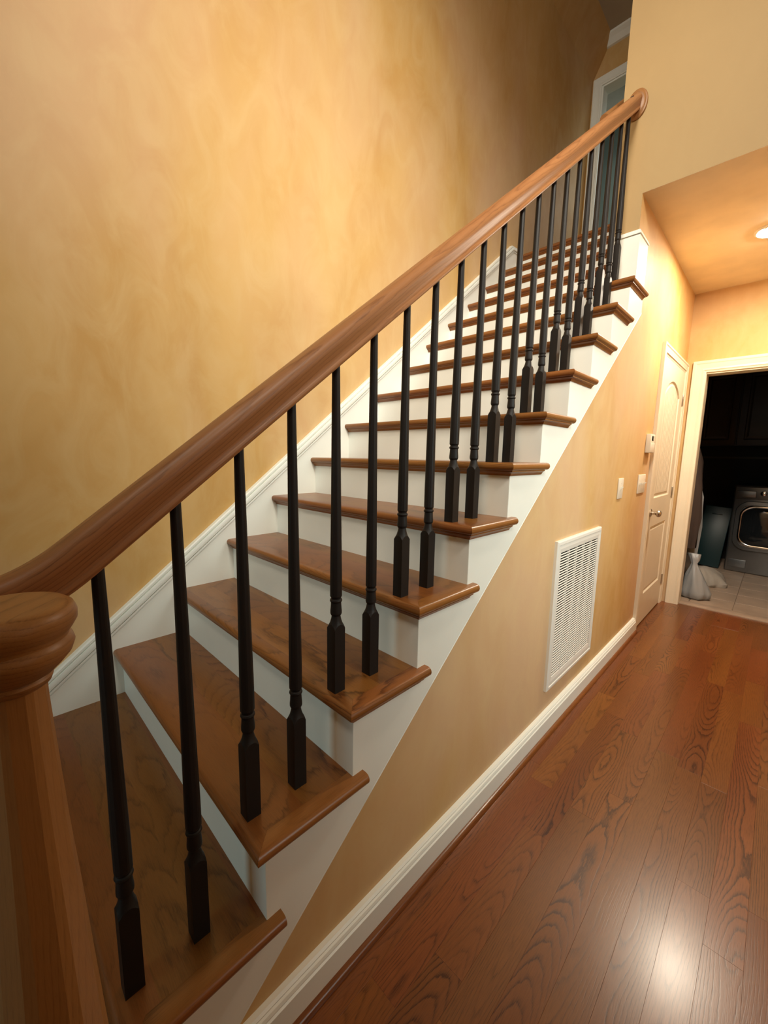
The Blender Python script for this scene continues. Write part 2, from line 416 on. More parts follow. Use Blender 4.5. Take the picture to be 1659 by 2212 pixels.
# white end board with its cap on the narrow wall end
P(box('end_board', -0.167, XS - 0.001, YW - 0.012, YW - 0.0045, 11 * RISE, 2.335, m_white))
ecap = [(0, 0), (0.0, 0.022), (0.006, 0.022), (0.010, 0.018), (0.010, 0.012), (0.014, 0.008), (0.014, 0)]
vs = []
for i, (px, py) in enumerate([(-0.167, YW - 0.0045), (XS - 0.009, YW - 0.0045), (XS - 0.009, 2.885)]):
    for (u, v) in ecap:
        vs.append((px, py - u, 2.333 + v) if i == 0 else ((px + u, py - u, 2.333 + v) if i == 1 else (px + u, py, 2.333 + v)))
n = len(ecap)
P(obj('end_board_cap', vs, [(i * n + q, i * n + (q + 1) % n, (i + 1) * n + (q + 1) % n, (i + 1) * n + q) for i in range(2) for q in range(n)] + [tuple(range(n)), tuple(range(2 * n, 3 * n))], m_white))
# wall-side skirt with moulded cap
lo = lambda y, d: SL * y + d
YT = 3.47
P(prism('skirt_board', [(-0.12, ZF), (-0.12, lo(-0.12, 0.06)), (YT, lo(YT, 0.06)), (YT + 0.12, lo(YT, 0.06)), (YT + 0.12, 2.85), (YT, 2.6), (0.45, ZF)], 0, -1.176, XL, m_white))
capp = [(0, 0), (0.006, 0.001), (0.007, 0.006), (0.006, 0.0095), (0.001, 0.0105), (0.001, 0.0135), (0.012, 0.0145), (0.0135, 0.018), (0.0135, 0.031), (0.0125, 0.0345), (0.003, 0.0355), (0.003, 0.0385), (0.009, 0.0395), (0.009, 0.047), (0.004, 0.0515), (0, 0.052), (-0.018, 0.052), (-0.018, 0)]
P(sweep('skirt_cap', [(XL, -0.12, lo(-0.12, 0.058)), (XL, YT, lo(YT, 0.058)), (XL, YT + 0.12, lo(YT, 0.058))], capp, m_white, None, 30))

# landing
struct(box('floor.001', -1.176, -0.168, NT * RUN + 0.09, 4.95, 2.70, 2.85, m_tread, grain=lambda c: (c.y, c.x, c.z)), 'oak landing floor at the top of the stairs')

# ------------------------------------------------------------------ hall skirting
bbp = [(0, 0), (0.014, 0), (0.014, 0.082), (0.011, 0.086), (0.012, 0.090), (0.010, 0.097), (0.007, 0.100), (0.0075, 0.104), (0.004, 0.109), (0, 0.110)]
def baseboard(name, y0, y1, label):
    bb = prism(name, [(-0.036 + 0.006 + u * 1.4, ZF + v) for u, v in [(-0.004, 0)] + bbp[1:-1] + [(-0.004, 0.110)]], 1, y0, y1, m_white, None, None, 30)
    sh = [(0, 0), (0.016, 0), (0.0155, 0.006), (0.012, 0.012), (0.006, 0.0155), (0, 0.016)]
    prism('shoe_moulding', [(-0.036 + 0.0255 + u, ZF + 0.0005 + v) for u, v in sh], 1, y0, y1, m_floor, bb, lambda c: (c.x, c.y, c.z), 40)
    return struct(bb, label)
baseboard('baseboard_left', 0.30, 3.53, 'white moulded baseboard with wooden shoe strip under the ochre stair wall')

# ------------------------------------------------------------------ railing
railing = empty('stair_railing', (-0.105, 0.17, 0))
tag(railing, 'oak handrail on dark turned balusters climbing the open side', 'railing')
def PR(o): o.parent = railing; o.matrix_parent_inverse = Matrix.Translation((0.105, -0.17, 0)); return o
XR = -0.105
RB, RH = 0.757, 0.0375
def rail_z(y): return RB + RH + SL * y
half = [(0.0, 0.0335), (0.010, 0.0330), (0.019, 0.0305), (0.0255, 0.0260), (0.0295, 0.0190), (0.0305, 0.0115), (0.0290, 0.0045), (0.0255, -0.0040), (0.0230, -0.0115), (0.0222, -0.0160),
        (0.0226, -0.0185), (0.0248, -0.0205), (0.0255, -0.0245), (0.0250, -0.0285), (0.0225, -0.0310)]
rp = half + [(-u, v) for u, v in reversed(half) if u > 0]
path = []
ys, ye_ = 0.25, 0.12
zlev = rail_z(ys) - SL * (ys - ye_) / 2
cxr = (XR + 0.05) / 2; rr = 0.05 - cxr
path += [(0.05, 0.120, zlev)]
for i in range(0, 13):
    a = -PI * i / 12
    path.append((cxr + rr * math.cos(a), 0.08 + rr * math.sin(a), zlev))
for i in range(1, 13):
    y = 0.08 + (ye_ - 0.08) * 1.0 if i == 0 else ye_ + (ys - ye_) * (i - 1) / 11
    t = (y - ye_) / (ys - ye_)
    path.append((XR, y, zlev + SL * (ys - ye_) / 2 * t * t))
path += [(XR, 0.6, rail_z(0.6)), (XR, 1.4, rail_z(1.4)), (XR, 2.2, rail_z(2.2)), (XR, 2.702, rail_z(2.702))]
PR(sweep('handrail', path, rp, m_rail, None, 38))
# rosette on the wall end
rz = rail_z(2.70) - 0.004
prof = [(0.0, 0.070), (0.006, 0.071), (0.010, 0.068), (0.012, 0.060), (0.017, 0.056), (0.020, 0.048)]
PR(rings('rosette', [[(XR + 0.004 + r * 0.70 * math.cos(2 * PI * q / 32), YW - 0.004 - h, rz + r * math.sin(2 * PI * q / 32)) for q in range(32)] for h, r in prof], m_rail, None, 32, 40, lambda c: (c.x, c.z, c.y)))
PR(rings('rail_plug', [[(XR + 0.004 + 0.007 * math.cos(2 * PI * q / 12), 2.625 + 0.007 * math.sin(2 * PI * q / 12), rail_z(2.625) + 0.0335 + dz + 0.8 * 0.007 * math.sin(2 * PI * q / 12)) for q in range(12)] for dz in (0, 0.0125)], m_black))

# balusters: square foot, lamb's-tongue shoulder, urn, bead, tapering octagonal shaft
SEG = 24
def ring(z, r, shape, zc=0.0, mixv=1.0):
    out = []
    for q in range(SEG):
        a = 2 * PI * (q + 0.5) / SEG - 0 * PI
        c, s = math.cos(a), math.sin(a)
        sq = 1 / max(abs(c), abs(s))
        if shape == 'square': f = 1 + (sq - 1) * mixv; zz = z - zc * (sq - 1) / 0.41
        elif shape == 'oct':
            b = ((a + PI / 8) % (PI / 4)) - PI / 8; f = math.cos(PI / 8) ** 0.5 / math.cos(b) ; zz = z
        else: f = 1; zz = z
        out.append((r * f * c, r * f * s, zz))
    return out
def square_ring(z, r):   # exact corners
    out = []
    for q in range(SEG):
        a = 2 * PI * q / SEG + PI / 4
        out.append(a)
    return out
def sring(z, r, drop=0.0):
    pts = []
    n = SEG // 4
    for side in range(4):
        for i in range(n):
            t = -1 + 2 * i / n
            x_, y_ = [(1, t), (-t, 1), (-1, -t), (t, -1)][side]
            pts.append((x_ * r, y_ * r, z - drop * (abs(t) ** 2.2)))
    return pts
def circ(z, r, oct_=False):
    pts = []
    for q in range(SEG):
        a = -PI / 4 + 2 * PI * q / SEG
        f = 1.0
        if oct_:
            b = ((a + PI / 8) % (PI / 4)) - PI / 8; f = 0.97 / math.cos(b)
        pts.append((r * f * math.cos(a), r * f * math.sin(a), z))
    return pts
def lerp_ring(A, B, t): return [tuple(a * (1 - t) + b * t for a, b in zip(p, q)) for p, q in zip(A, B)]
def baluster_rings(L, hb=0.0158, base=0.176, k=1.0):
    r = []
    A = sring(base, hb, 0.011); Bc = circ(base + 0.021, 0.0108)
    r += [sring(0, hb), sring(base - 0.02, hb), A]
    for t, e in ((0.25, 0.42), (0.5, 0.68), (0.75, 0.88), (1.0, 1.0)):
        R = [(a[0] * (1 - e) + b[0] * e, a[1] * (1 - e) + b[1] * e, a[2] * (1 - t) + b[2] * t) for a, b in zip(A, Bc)]
        r.append(R)
    for z, q in ((0.1985, 0.0125), (0.203, 0.0142), (0.209, 0.0142), (0.217, 0.0134), (0.231, 0.0126), (0.2325, 0.0142), (0.2355, 0.0152), (0.2385, 0.0142), (0.240, 0.0120), (0.2425, 0.0122)):
        r.append(circ(z, q))
    r.append(circ(0.2465, 0.0146, True)); r.append(circ(0.30, 0.0146, True)); r.append(circ(L * 0.6, 0.0121, True)); r.append(circ(L, 0.0090, True))
    return r
protos = []
for fr in (0.17, 0.67):
    L = RB + 0.012 + SL * fr * RUN
    o = rings('baluster', baluster_rings(L), m_black, None, SEG, 20); protos.append((o, fr))
used = [False, False]
j = 0
for k in range(1, 12):
    for h in (0, 1):
        if k == 11 and h == 1: continue
        o, fr = protos[h]
        if used[h]: o = o.copy(); C.objects.link(o)
        used[h] = True
        o.parent = railing; o.matrix_parent_inverse = Matrix.Identity(4)
        yy = k * RUN + (fr if k < 11 else 0.10) * RUN
        o.location = (0.0, yy - 0.17, k * RISE)

# newel post with its round cap at the foot of the rail
NX, NY = 0.05, 0.165
nr = []
def noct(z, r): return [(NX + p[0], NY + p[1], p[2]) for p in circ(z, r, True)]
def ncir(z, r): return [(NX + p[0], NY + p[1], p[2]) for p in circ(z, r)]
newel = PR(rings('newel_post', [[(NX + p[0], NY + p[1], p[2]) for p in sring(ZF, 0.052)], [(NX + p[0], NY + p[1], p[2]) for p in sring(0.20, 0.052, 0.0)],
     noct(0.245, 0.052), noct(0.30, 0.058), noct(0.368, 0.055), noct(0.49, 0.0485), noct(0.611, 0.0425), noct(0.715, 0.0365), noct(0.79, 0.0335), noct(0.879, 0.0300), noct(0.90, 0.030)], m_rail, None, SEG, 20, lambda c: (c.x, c.z, c.y)))
capprof = [(0.893, 0.028), (0.897, 0.034), (0.903, 0.036), (0.907, 0.034), (0.910, 0.039), (0.918, 0.047), (0.928, 0.055), (0.938, 0.0585), (0.944, 0.057), (0.948, 0.0535), (0.951, 0.0535), (0.957, 0.058), (0.965, 0.0625), (0.974, 0.063), (0.982, 0.0600), (0.987, 0.0535), (0.988, 0.047)]
rings('newel_cap', lathe(capprof, 48, NX, NY), m_rail, newel, 48, 40, lambda c: (c.x * 0.6 + c.y * 0.8, c.y * 0.6 - c.x * 0.8, c.z)).matrix_parent_inverse = Matrix.Identity(4)
newel.children[0].matrix_parent_inverse = newel.matrix_world.inverted() if False else Matrix.Identity(4)

# second handrail on the inner face of the enclosed upper flight
rail2 = empty('wall_handrail', (-0.225, 2.8, 3.0)); tag(rail2, 'short oak handrail fixed inside the upper flight', 'handrail')
y2 = [(-0.225, 2.62, 2.915), (-0.225, 3.6, 2.915 + SL * 0.98)]
hr = sweep('rail', y2, [(0.021 * math.cos(a * PI / 6), 0.021 * math.sin(a * PI / 6)) for a in range(12)], m_rail, rail2, 40); hr.matrix_parent_inverse = Matrix.Translation((0.225, -2.8, -3.0))
for yb in (2.85, 3.45):
    zb = 2.915 + SL * (yb - 2.62)
    o = sweep('bracket', [(-0.168, yb, zb - 0.07), (-0.20, yb, zb - 0.065), (-0.225, yb, zb - 0.02)], [(0.006 * math.cos(a * PI / 4), 0.006 * math.sin(a * PI / 4)) for a in range(8)], m_nickel, rail2, 40, side=(0, 1, 0)); o.matrix_parent_inverse = Matrix.Translation((0.225, -2.8, -3.0))

# ------------------------------------------------------------------ closet door in the hall's left wall
def casing_profile(wd, th):
    return [(0, 0), (0, th * 0.55), (wd * 0.12, th * 0.62), (wd * 0.2, th * 0.85), (wd * 0.34, th * 0.72), (wd * 0.72, th * 0.85), (wd * 0.80, th), (wd * 0.95, th), (wd, th * 0.9), (wd, 0)]
def casing(name, plane, ax, a0, a1, zt, z0, wd, th, sgn, m, parent=None):
    """U-shaped mitred casing around an opening a0..a1, top zt; plane is the wall face; sgn the outward direction"""
    pr = casing_profile(wd, th)
    vs = []
    for (base, zz, da, dz) in ((a0, z0, -1, 0), (a0, zt, -1, 1), (a1, zt, 1, 1), (a1, z0, 1, 0)):
        for (u, h) in pr:
            A = base + da * u; Z = zz + dz * u
            vs.append((plane + sgn * h, A, Z) if ax == 0 else (A, plane + sgn * h, Z))
    n = len(pr)
    fs = [(i * n + q, i * n + (q + 1) % n, (i + 1) * n + (q + 1) % n, (i + 1) * n + q) for i in range(3) for q in range(n)] + [tuple(range(n)), tuple(range(3 * n, 4 * n))]
    return obj(name, vs, fs, m, parent)
d1 = empty('door_1', (-0.036, 4.0, ZF)); struct(d1, 'ivory arched-panel closet door on the left of the hall')
def PD(o, e=d1): o.parent = e; o.matrix_parent_inverse = Matrix.Translation(-Vector(e.location)); return o
DY0, DY1, DZT = 3.605, 4.40, 1.885
PD(casing('door_casing', -0.036, 0, DY0, DY1, DZT, ZF, 0.075, 0.024, 1, m_door))
# slab with an arched upper panel and a square lower panel, sunk behind the stiles
def slab(xf, y0, y1, z0, z1, loops, depth, inset):
    bm = bmesh.new()
    outer = [bm.verts.new((xf, a, b)) for a, b in ((y0, z0), (y1, z0), (y1, z1), (y0, z1))]
    es = [bm.edges.new((outer[i], outer[(i + 1) % 4])) for i in range(4)]
    lv = []
    for lp in loops:
        vs = [bm.verts.new((xf, a, b)) for a, b in lp]
        es += [bm.edges.new((vs[i], vs[(i + 1) % len(vs)])) for i in range(len(vs))]
        lv.append(vs)
    bmesh.ops.triangle_fill(bm, edges=es, use_beauty=True)
    for vs, lp in zip(lv, loops):
        cy = sum(a for a, b in lp) / len(lp); cz = (min(b for a, b in lp) + max(b for a, b in lp)) / 2
        hw = (max(a for a, b in lp) - min(a for a, b in lp)) / 2; hh = (max(b for a, b in lp) - min(b for a, b in lp)) / 2
        prev = vs
        for (f, d) in ((0.45, depth), (1.0, depth * 0.9), (1.5, depth * 0.45)):
            nv = [bm.verts.new((xf - d, cy + (a - cy) * (1 - inset * f / hw), cz + (b - cz) * (1 - inset * f / hh))) for a, b in lp]
            for i in range(len(nv)):
                j = (i + 1) % len(nv); bm.faces.new((prev[i], prev[j], nv[j], nv[i]))
            prev = nv
        bm.faces.new(prev)
    back = [bm.verts.new((xf - 0.035 + 0.03, v.co.y, v.co.z)) for v in outer]
    return bm
def arch(y0, y1, z0, zs, rise, n=14):
    pts = [(y0, z0), (y1, z0)]
    for i in range(n + 1):
        t = i / n; a = y1 + (y0 - y1) * t
        pts.append((a, zs + rise * math.sin(PI * t) ** 0.8 if 0 < t < 1 else zs))
    return pts
XD = -0.036 + 0.012
slabbm = slab(XD, DY0, DY1, ZF + 0.012, DZT, [arch(3.725, 4.275, 0.87, 1.66, 0.095), [(3.725, 0.12), (4.275, 0.12), (4.275, 0.65), (3.725, 0.65)]], 0.009, 0.022)
leaf = PD(from_bm('door_leaf', slabbm, m_door))
# narrow vertical beads in both panels
def beads(y0, y1, z0, z1, topf):
    bx = []
    n = 9
    for i in range(1, n):
        a = y0 + (y1 - y0) * i / n
        bx.append((XD - 0.0045, XD - 0.0030, a - 0.004, a + 0.004, z0, topf(a)))
    return bx
o = multibox('panel_bead', beads(3.77, 4.23, 0.915, 1.64, lambda a: 1.615 + 0.085 * max(0.0, math.sin(PI * (a - 3.76) / 0.48)) ** 0.8), m_door, leaf); o['kind'] = 'stuff'
# knob: rose, neck, ball
kn = empty('door_knob', (XD, 3.665, 0.765)); kn.parent = d1; kn.matrix_parent_inverse = Matrix.Translation(-Vector(d1.location))
def lathe_x(prof, seg=20): return [[(h, r * math.cos(2 * PI * q / seg), r * math.sin(2 * PI * q / seg)) for q in range(seg)] for h, r in prof]
rings('knob_rose', lathe_x([(0.0005, 0.030), (0.004, 0.030), (0.009, 0.024), (0.012, 0.014)]), m_nickel, kn)
rings('knob_ball', lathe_x([(0.011, 0.012), (0.028, 0.010), (0.036, 0.014), (0.042, 0.023), (0.052, 0.027), (0.062, 0.024), (0.069, 0.014), (0.071, 0.004)]), m_nickel, kn)
for zh in (1.66, 0.885, 0.10):
    hg = PD(box('hinge', XD - 0.002, XD + 0.009, 4.392, 4.414, zh - 0.045, zh + 0.045, m_nickel, None, 0.002))
    hg['label'] = 'brushed nickel hinge'
PD(box('door_stop_strip', XD - 0.012, XD + 0.001, DY0 - 0.002, DY1 + 0.002, DZT - 0.001, DZT + 0.004, m_door))

# ------------------------------------------------------------------ laundry opening
d2 = empty('door_2', (0.5, YF, ZF)); struct(d2, 'ivory cased opening into the dark laundry room')
PD(casing('door_casing', YF, 1, 0.106, 0.87, 1.885, ZF, 0.094, 0.022, -1, m_door), d2)
PD(box('jamb', 0.088, 0.108, YF, YF + 0.135, ZF, 1.89, m_door), d2)
PD(box('jamb', 0.868, 0.888, YF, YF + 0.135, ZF, 1.89, m_door), d2)
PD(box('head_jamb', 0.088, 0.888, YF, YF + 0.135, 1.872, 1.892, m_door), d2)
PD(box('threshold', 0.108, 0.868, YF + 0.028, YF + 0.145, ZF - 0.01, ZF + 0.010, m_tile, None, 0.004), d2)

# laundry room shell
YB = 7.05
lf = box('floor.002', -0.75, 1.7, 4.62, YB, ZF - 0.12, ZF - 0.008, m_grout); struct(lf, 'beige tiled laundry floor')
ty = 4.645
while ty < YB - 0.02:
    tx = -0.75 + 0.0
    while tx < 1.68:
        box('tile', tx + 0.0025, min(tx + 0.3025, 1.7), ty + 0.0025, min(ty + 0.3025, YB), ZF - 0.0085, ZF, m_tile, lf, 0.0012, seg=1)
        tx += 0.305
    ty += 0.305
struct(box('wall_laundry_back', -0.75, 1.7, YB, YB + 0.1, ZF, ZC, m_laundry_wall), 'dimmed back wall of the laundry room')
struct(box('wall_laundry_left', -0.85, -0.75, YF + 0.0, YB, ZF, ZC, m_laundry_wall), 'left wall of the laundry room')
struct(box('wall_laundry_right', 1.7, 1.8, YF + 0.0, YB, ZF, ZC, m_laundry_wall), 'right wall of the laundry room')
lw = empty('wall_laundry_front', (0, YF + 0.12, ZF)); struct(lw, 'laundry side of the wall around the opening')
for bx in ((-0.75, 0.088, YF + 0.121, YF + 0.135, ZF, ZC), (0.888, 1.7, YF + 0.121, YF + 0.135, ZF, ZC), (0.088, 0.888, YF + 0.121, YF + 0.135, 1.892, ZC)):
    PD(box('wall_panel', *bx, m_laundry_wall), lw)
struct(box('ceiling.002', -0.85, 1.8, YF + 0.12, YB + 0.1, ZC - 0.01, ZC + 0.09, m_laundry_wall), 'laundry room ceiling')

# upper cabinets
cabs = []
for i, (x0, x1, lab) in enumerate(((-0.19, 0.205, 'dark wall cabinet with panelled door, the left one above the laundry machine'), (0.207, 0.605, 'dark wall cabinet with panelled door, the one straight above the laundry machine'), (0.607, 1.005, 'dark wall cabinet with panelled door, right of the others in the laundry'))):
    cb = empty('wall_cabinet', ((x0 + x1) / 2, YB, 1.345)); tag(cb, lab, 'cabinet', 'laundry wall cabinets')
    PD(box('cabinet_body', x0, x1, 6.70, YB - 0.001, 1.345, 2.25, m_cab), cb)
    bm = bmesh.new()
    z0, z1 = 1.352, 2.243; a0, a1 = x0 + 0.006, x1 - 0.006
    def rect(ins, y): return [bm.verts.new((xx, y, zz)) for xx, zz in ((a0 + ins, z0 + ins), (a1 - ins, z0 + ins), (a1 - ins, z1 - ins), (a0 + ins, z1 - ins))]
    lps = [rect(0, 6.6995), rect(0, 6.682), rect(0.004, 6.678), rect(0.062, 6.678), rect(0.070, 6.688), rect(0.085, 6.690), rect(0.105, 6.682)]
    for A, Bq in zip(lps, lps[1:]):
        for q in range(4): bm.faces.new((A[q], A[(q + 1) % 4], Bq[(q + 1) % 4], Bq[q]))
    bm.faces.new(lps[-1])
    PD(from_bm('cabinet_door', bm, m_cab), cb)
struct(box('trim_1', -0.749, 1.699, YB - 0.02, YB - 0.0005, 1.19, 1.215, m_cab), 'dark rail strip on the laundry back wall under the cabinets')

# front-loading machine
dr = empty('laundry_machine', (0.62, 6.3, ZF)); tag(dr, 'grey front-loading laundry machine with a round-cornered glass door', 'appliance')
dr.rotation_euler = (0, 0, math.radians(-6))
def PL(o): o.parent = dr; return o
Wd, Hd, Dd = 0.69, 1.02, 0.66
def rbox(name, x0, x1, y0, y1, z0, z1, m, bev, seg=3): return box(name, x0, x1, y0, y1, z0, z1, m, dr, bev, None, seg)
rbox('machine_body', -Wd / 2, Wd / 2, 0.0, Dd, 0.0, Hd, m_steel, 0.02)
rbox('control_panel', -Wd / 2 + 0.012, Wd / 2 - 0.012, -0.020, 0.004, 0.865, 1.005, m_steel, 0.01)
rbox('detergent_drawer', -Wd / 2 + 0.03, -Wd / 2 + 0.20, -0.026, -0.016, 0.885, 0.955, m_steel, 0.004)
rbox('display', -0.02, 0.2, -0.0225, -0.0195, 0.905, 0.965, m_screen, 0.001, 1)
def sq_loop(w_, h_, r, y, cz, n=6):
    pts = []
    for (sx, sz, a0) in ((1, 1, 0), (-1, 1, PI / 2), (-1, -1, PI), (1, -1, 3 * PI / 2)):
        for i in range(n + 1):
            a = a0 + PI / 2 * i / n
            pts.append((sx * (w_ - r) + r * math.cos(a), y, cz + sz * (h_ - r) + r * math.sin(a)))
    return pts
cz = 0.555
rings('door_panel', [sq_loop(0.305, 0.285, 0.13, y, cz) if s == 0 else sq_loop(0.305 - s, 0.285 - s, 0.13 - s, y, cz) for s, y in ((0, 0.001), (0, -0.020), (0.006, -0.028), (0.045, -0.032), (0.05, -0.028))], m_steel, dr, 28, 30)
rings('door_rim', [sq_loop(0.262 - s, 0.242 - s, 0.125 - s * 0.6, y, cz) for s, y in ((0, -0.027), (0.0, -0.040), (0.006, -0.046), (0.016, -0.048), (0.024, -0.044), (0.026, -0.034))], m_chrome, dr, 28, 40)
rings('door_glass', [sq_loop(0.240 - s, 0.220 - s, 0.115 - s * 0.5, y, cz) for s, y in ((0, -0.033), (0.02, -0.050), (0.06, -0.062), (0.12, -0.068), (0.19, -0.070))], m_darkglass, dr, 28, 60)
rbox('service_flap', -Wd / 2 + 0.03, -Wd / 2 + 0.19, -0.004, 0.002, 0.06, 0.15, m_steel, 0.003)
kb = rings('selector_knob', [[(-0.085 + r * math.cos(2 * PI * q / 20), y, 0.935 + r * math.sin(2 * PI * q / 20)) for q in range(20)] for y, r in ((-0.019, 0.030), (-0.028, 0.030), (-0.040, 0.024), (-0.042, 0.018))], m_chrome, dr, 20, 40)

# leaning teal board, bag, cloth pile, hanging garment
tb = empty('teal_board', (0.10, 6.35, ZF)); tag(tb, 'teal plastic board leaning beside the laundry machine', 'board')
o = box('board_panel', -0.13, 0.13, -0.015, 0.015, 0.0, 0.74, m_teal, tb, 0.008); o.rotation_euler = (math.radians(-12), math.radians(4), 0); o.location = (0, 0, 0.012)
o = box('board_handle', -0.05, 0.05, -0.021, -0.0145, 0.64, 0.66, m_teal, tb, 0.003); o.rotation_euler = (math.radians(-12), math.radians(4), 0); o.location = (0, 0, 0.012)

def blob(name, cx, cy, base, rs, m, seed, seg=28, wrinkle=0.12, freq=5):
    rnd = random.Random(seed); ph = [rnd.random() * 6.28 for _ in range(8)]
    rg = []
    for (z, rx, ry, ox, oy) in rs:
        r = []
        for q in range(seg):
            a = 2 * PI * q / seg
            f = 1 + wrinkle * (0.5 * math.sin(freq * a + ph[0] + z * 9) + 0.35 * math.sin((freq + 3) * a + ph[1] - z * 14) + 0.3 * math.sin((freq * 2 + 1) * a + ph[2] + z * 21))
            r.append((cx + ox + rx * f * math.cos(a), cy + oy + ry * f * math.sin(a), base + z))
        rg.append(r)
    return rings(name, rg, m, None, seg, 60)
bag = blob('plastic_bag', 0.185, 4.83, ZF, [(0.001, 0.075, 0.07, 0, 0), (0.02, 0.105, 0.09, 0, 0), (0.07, 0.108, 0.09, 0.0, 0), (0.15, 0.088, 0.075, -0.01, 0), (0.23, 0.062, 0.055, -0.02, 0), (0.29, 0.036, 0.034, -0.025, 0), (0.33, 0.022, 0.022, -0.03, 0), (0.36, 0.034, 0.02, -0.03, 0), (0.42, 0.05, 0.014, -0.04, 0.0), (0.425, 0.012, 0.005, -0.04, 0)], m_bag, 3, 36, 0.16, 5)
tag(bag, 'knotted grey-white plastic bag just inside the laundry opening', 'bag')
pile = blob('cloth_pile', 0.20, 5.52, ZF, [(0.001, 0.16, 0.19, 0, 0), (0.04, 0.17, 0.20, 0, 0), (0.10, 0.12, 0.15, 0.0, 0.02), (0.15, 0.07, 0.09, -0.03, 0.02), (0.17, 0.02, 0.02, -0.03, 0.02)], m_cloth, 5, 36, 0.22, 4)
tag(pile, 'crumpled off-white cloth heap on the tiles behind the plastic bag', 'laundry')
hg = empty('garment_rack', (-0.02, 5.15, ZF)); tag(hg, 'narrow rack of dark hanging garments behind the left jamb', 'rack')
PD(rings('rack_post', lathe([(ZF + 0.02, 0.011), (1.32, 0.011)], 12, -0.10, 5.15), m_steel), hg)
PD(box('rack_foot', -0.30, 0.06, 5.13, 5.17, ZF, ZF + 0.022, m_steel, None, 0.004), hg)
PD(box('rack_bar', -0.30, 0.03, 5.14, 5.16, 1.30, 1.32, m_steel, None, 0.004), hg)
g1 = PD(blob('dark_garment', 0.045, 5.08, 0, [(0.30, 0.075, 0.05, 0, 0), (0.6, 0.08, 0.055, 0, 0), (0.9, 0.07, 0.05, 0, 0), (1.15, 0.05, 0.035, -0.01, 0.03), (1.28, 0.015, 0.012, -0.01, 0.06)], m_darkcloth, 9, 28, 0.25, 5), hg); g1['label'] = 'black-brown garment'
g2 = PD(blob('pale_garment', 0.075, 5.22, 0, [(0.20, 0.05, 0.03, 0, 0), (0.5, 0.055, 0.035, 0, 0), (0.8, 0.045, 0.03, 0, 0), (0.92, 0.02, 0.015, -0.01, 0)], m_bag, 12, 24, 0.25, 5), hg); g2['label'] = 'grey-white garment'

# ------------------------------------------------------------------ upper doorway
w2 = empty('wall_landing', (0, 4.95, 2.85)); struct(w2, 'tan wall with a white cased doorway at the top of the stairs')
for bx in ((-1.4, -1.085, 4.95, 5.07, 2.70, ZU), (-1.085, -0.32, 4.95, 5.07, 4.90, ZU), (-0.32, -0.168, 4.95, 5.07, 2.70, ZU)):
    PD(box('wall_panel', *bx, m_wall), w2)
d3 = empty('door_3', (-0.7, 4.95, 2.85)); struct(d3, 'white cased doorway at the top of the stairs')
PD(casing('door_casing', 4.95, 1, -1.083, -0.322, 4.895, 2.851, 0.08, 0.02, -1, m_white), d3)
PD(box('jamb', -1.0845, -1.066, 4.95, 5.075, 2.851, 4.90, m_white), d3)
PD(box('jamb', -0.339, -0.3205, 4.95, 5.075, 2.851, 4.90, m_white), d3)
PD(box('head_jamb', -1.066, -0.339, 4.95, 5.075, 4.88, 4.90, m_white), d3)
crown = prism('trim_2', [(4.9495, ZU - 0.085), (4.93, ZU - 0.08), (4.90, ZU - 0.04), (4.875, ZU - 0.015), (4.87, ZU - 0.0005), (4.9495, ZU - 0.0005)], 0, -1.12, -0.168, m_white); struct(crown, 'white crown moulding over the upper doorway')
# two-tone painted room beyond
m_two, nt, b = mat('teal_over_olive_paint')
g = node(nt, 'ShaderNodeNewGeometry'); sp = node(nt, 'ShaderNodeSeparateXYZ'); nt.links.new(g.outputs['Position'], sp.inputs[0])
nt.links.new(ramp(nt, mth(nt, 'DIVIDE', mth(nt, 'SUBTRACT', sp.outputs[2], 3.6), 0.6), [(0.3, (0.16, 0.14, 0.035, 1)), (0.7, (0.15, 0.19, 0.17, 1))]), b.inputs['Base Color']); b.inputs['Roughness'].default_value = 0.5
struct(box('wall_upper_room', -1.6, 0.2, 6.1, 6.2, 2.70, ZU, m_two), 'teal and olive painted wall seen through the upper doorway')
struct(box('wall_upper_room_left', -1.7, -1.6, 5.07, 6.1, 2.70, ZU, m_two), 'side wall of the room beyond the upper doorway')
struct(box('wall_upper_room_right', 0.2, 0.3, 5.0, 6.2, 2.70, ZU, m_two), 'other side wall of the room beyond the upper doorway')
struct(box('floor.003', -1.6, 0.2, 4.95, 6.1, 2.70, 2.849, m_tread, grain=lambda c: (c.y, c.x, c.z)), 'floor of the room beyond the upper doorway')
struct(box('ceiling.003', -1.7, 0.3, 5.2, 6.2, ZU, ZU + 0.1, m_ceil), 'ceiling of the room beyond the upper doorway')

# ------------------------------------------------------------------ return-air grille
vt = empty('air_return_grille', (-0.036, 2.215, 0.44)); tag(vt, 'large white louvred air return grille low on the ochre wall', 'vent')
VY0, VY1, VZ0, VZ1 = 1.915, 2.51, 0.085, 0.795
X0 = -0.036
def PV(o): return PD(o, vt)
vp = [(0, 0), (0.0, 0.012), (0.004, 0.016), (0.014, 0.017), (0.016, 0.014), (0.030, 0.015), (0.045, 0.013), (0.045, 0.004)]
vs = []
for (cy_, cz_, sy, sz) in ((VY0, VZ0, 1, 1), (VY1, VZ0, -1, 1), (VY1, VZ1, -1, -1), (VY0, VZ1, 1, -1)):
    for (u, h) in vp: vs.append((X0 + h, cy_ + sy * u, cz_ + sz * u * (1.25)))
n = len(vp)
PV(obj('grille_frame', vs, [(i * n + q, i * n + q + 1, ((i + 1) % 4) * n + q + 1, ((i + 1) % 4) * n + q) for i in range(4) for q in range(n - 1)], m_vent))
PV(box('grille_shade_sheet', X0 + 0.0005, X0 + 0.002, VY0 + 0.02, VY1 - 0.02, VZ0 + 0.03, VZ1 - 0.03, m_dark))  # dark sheet stands in for the shade behind the louvers
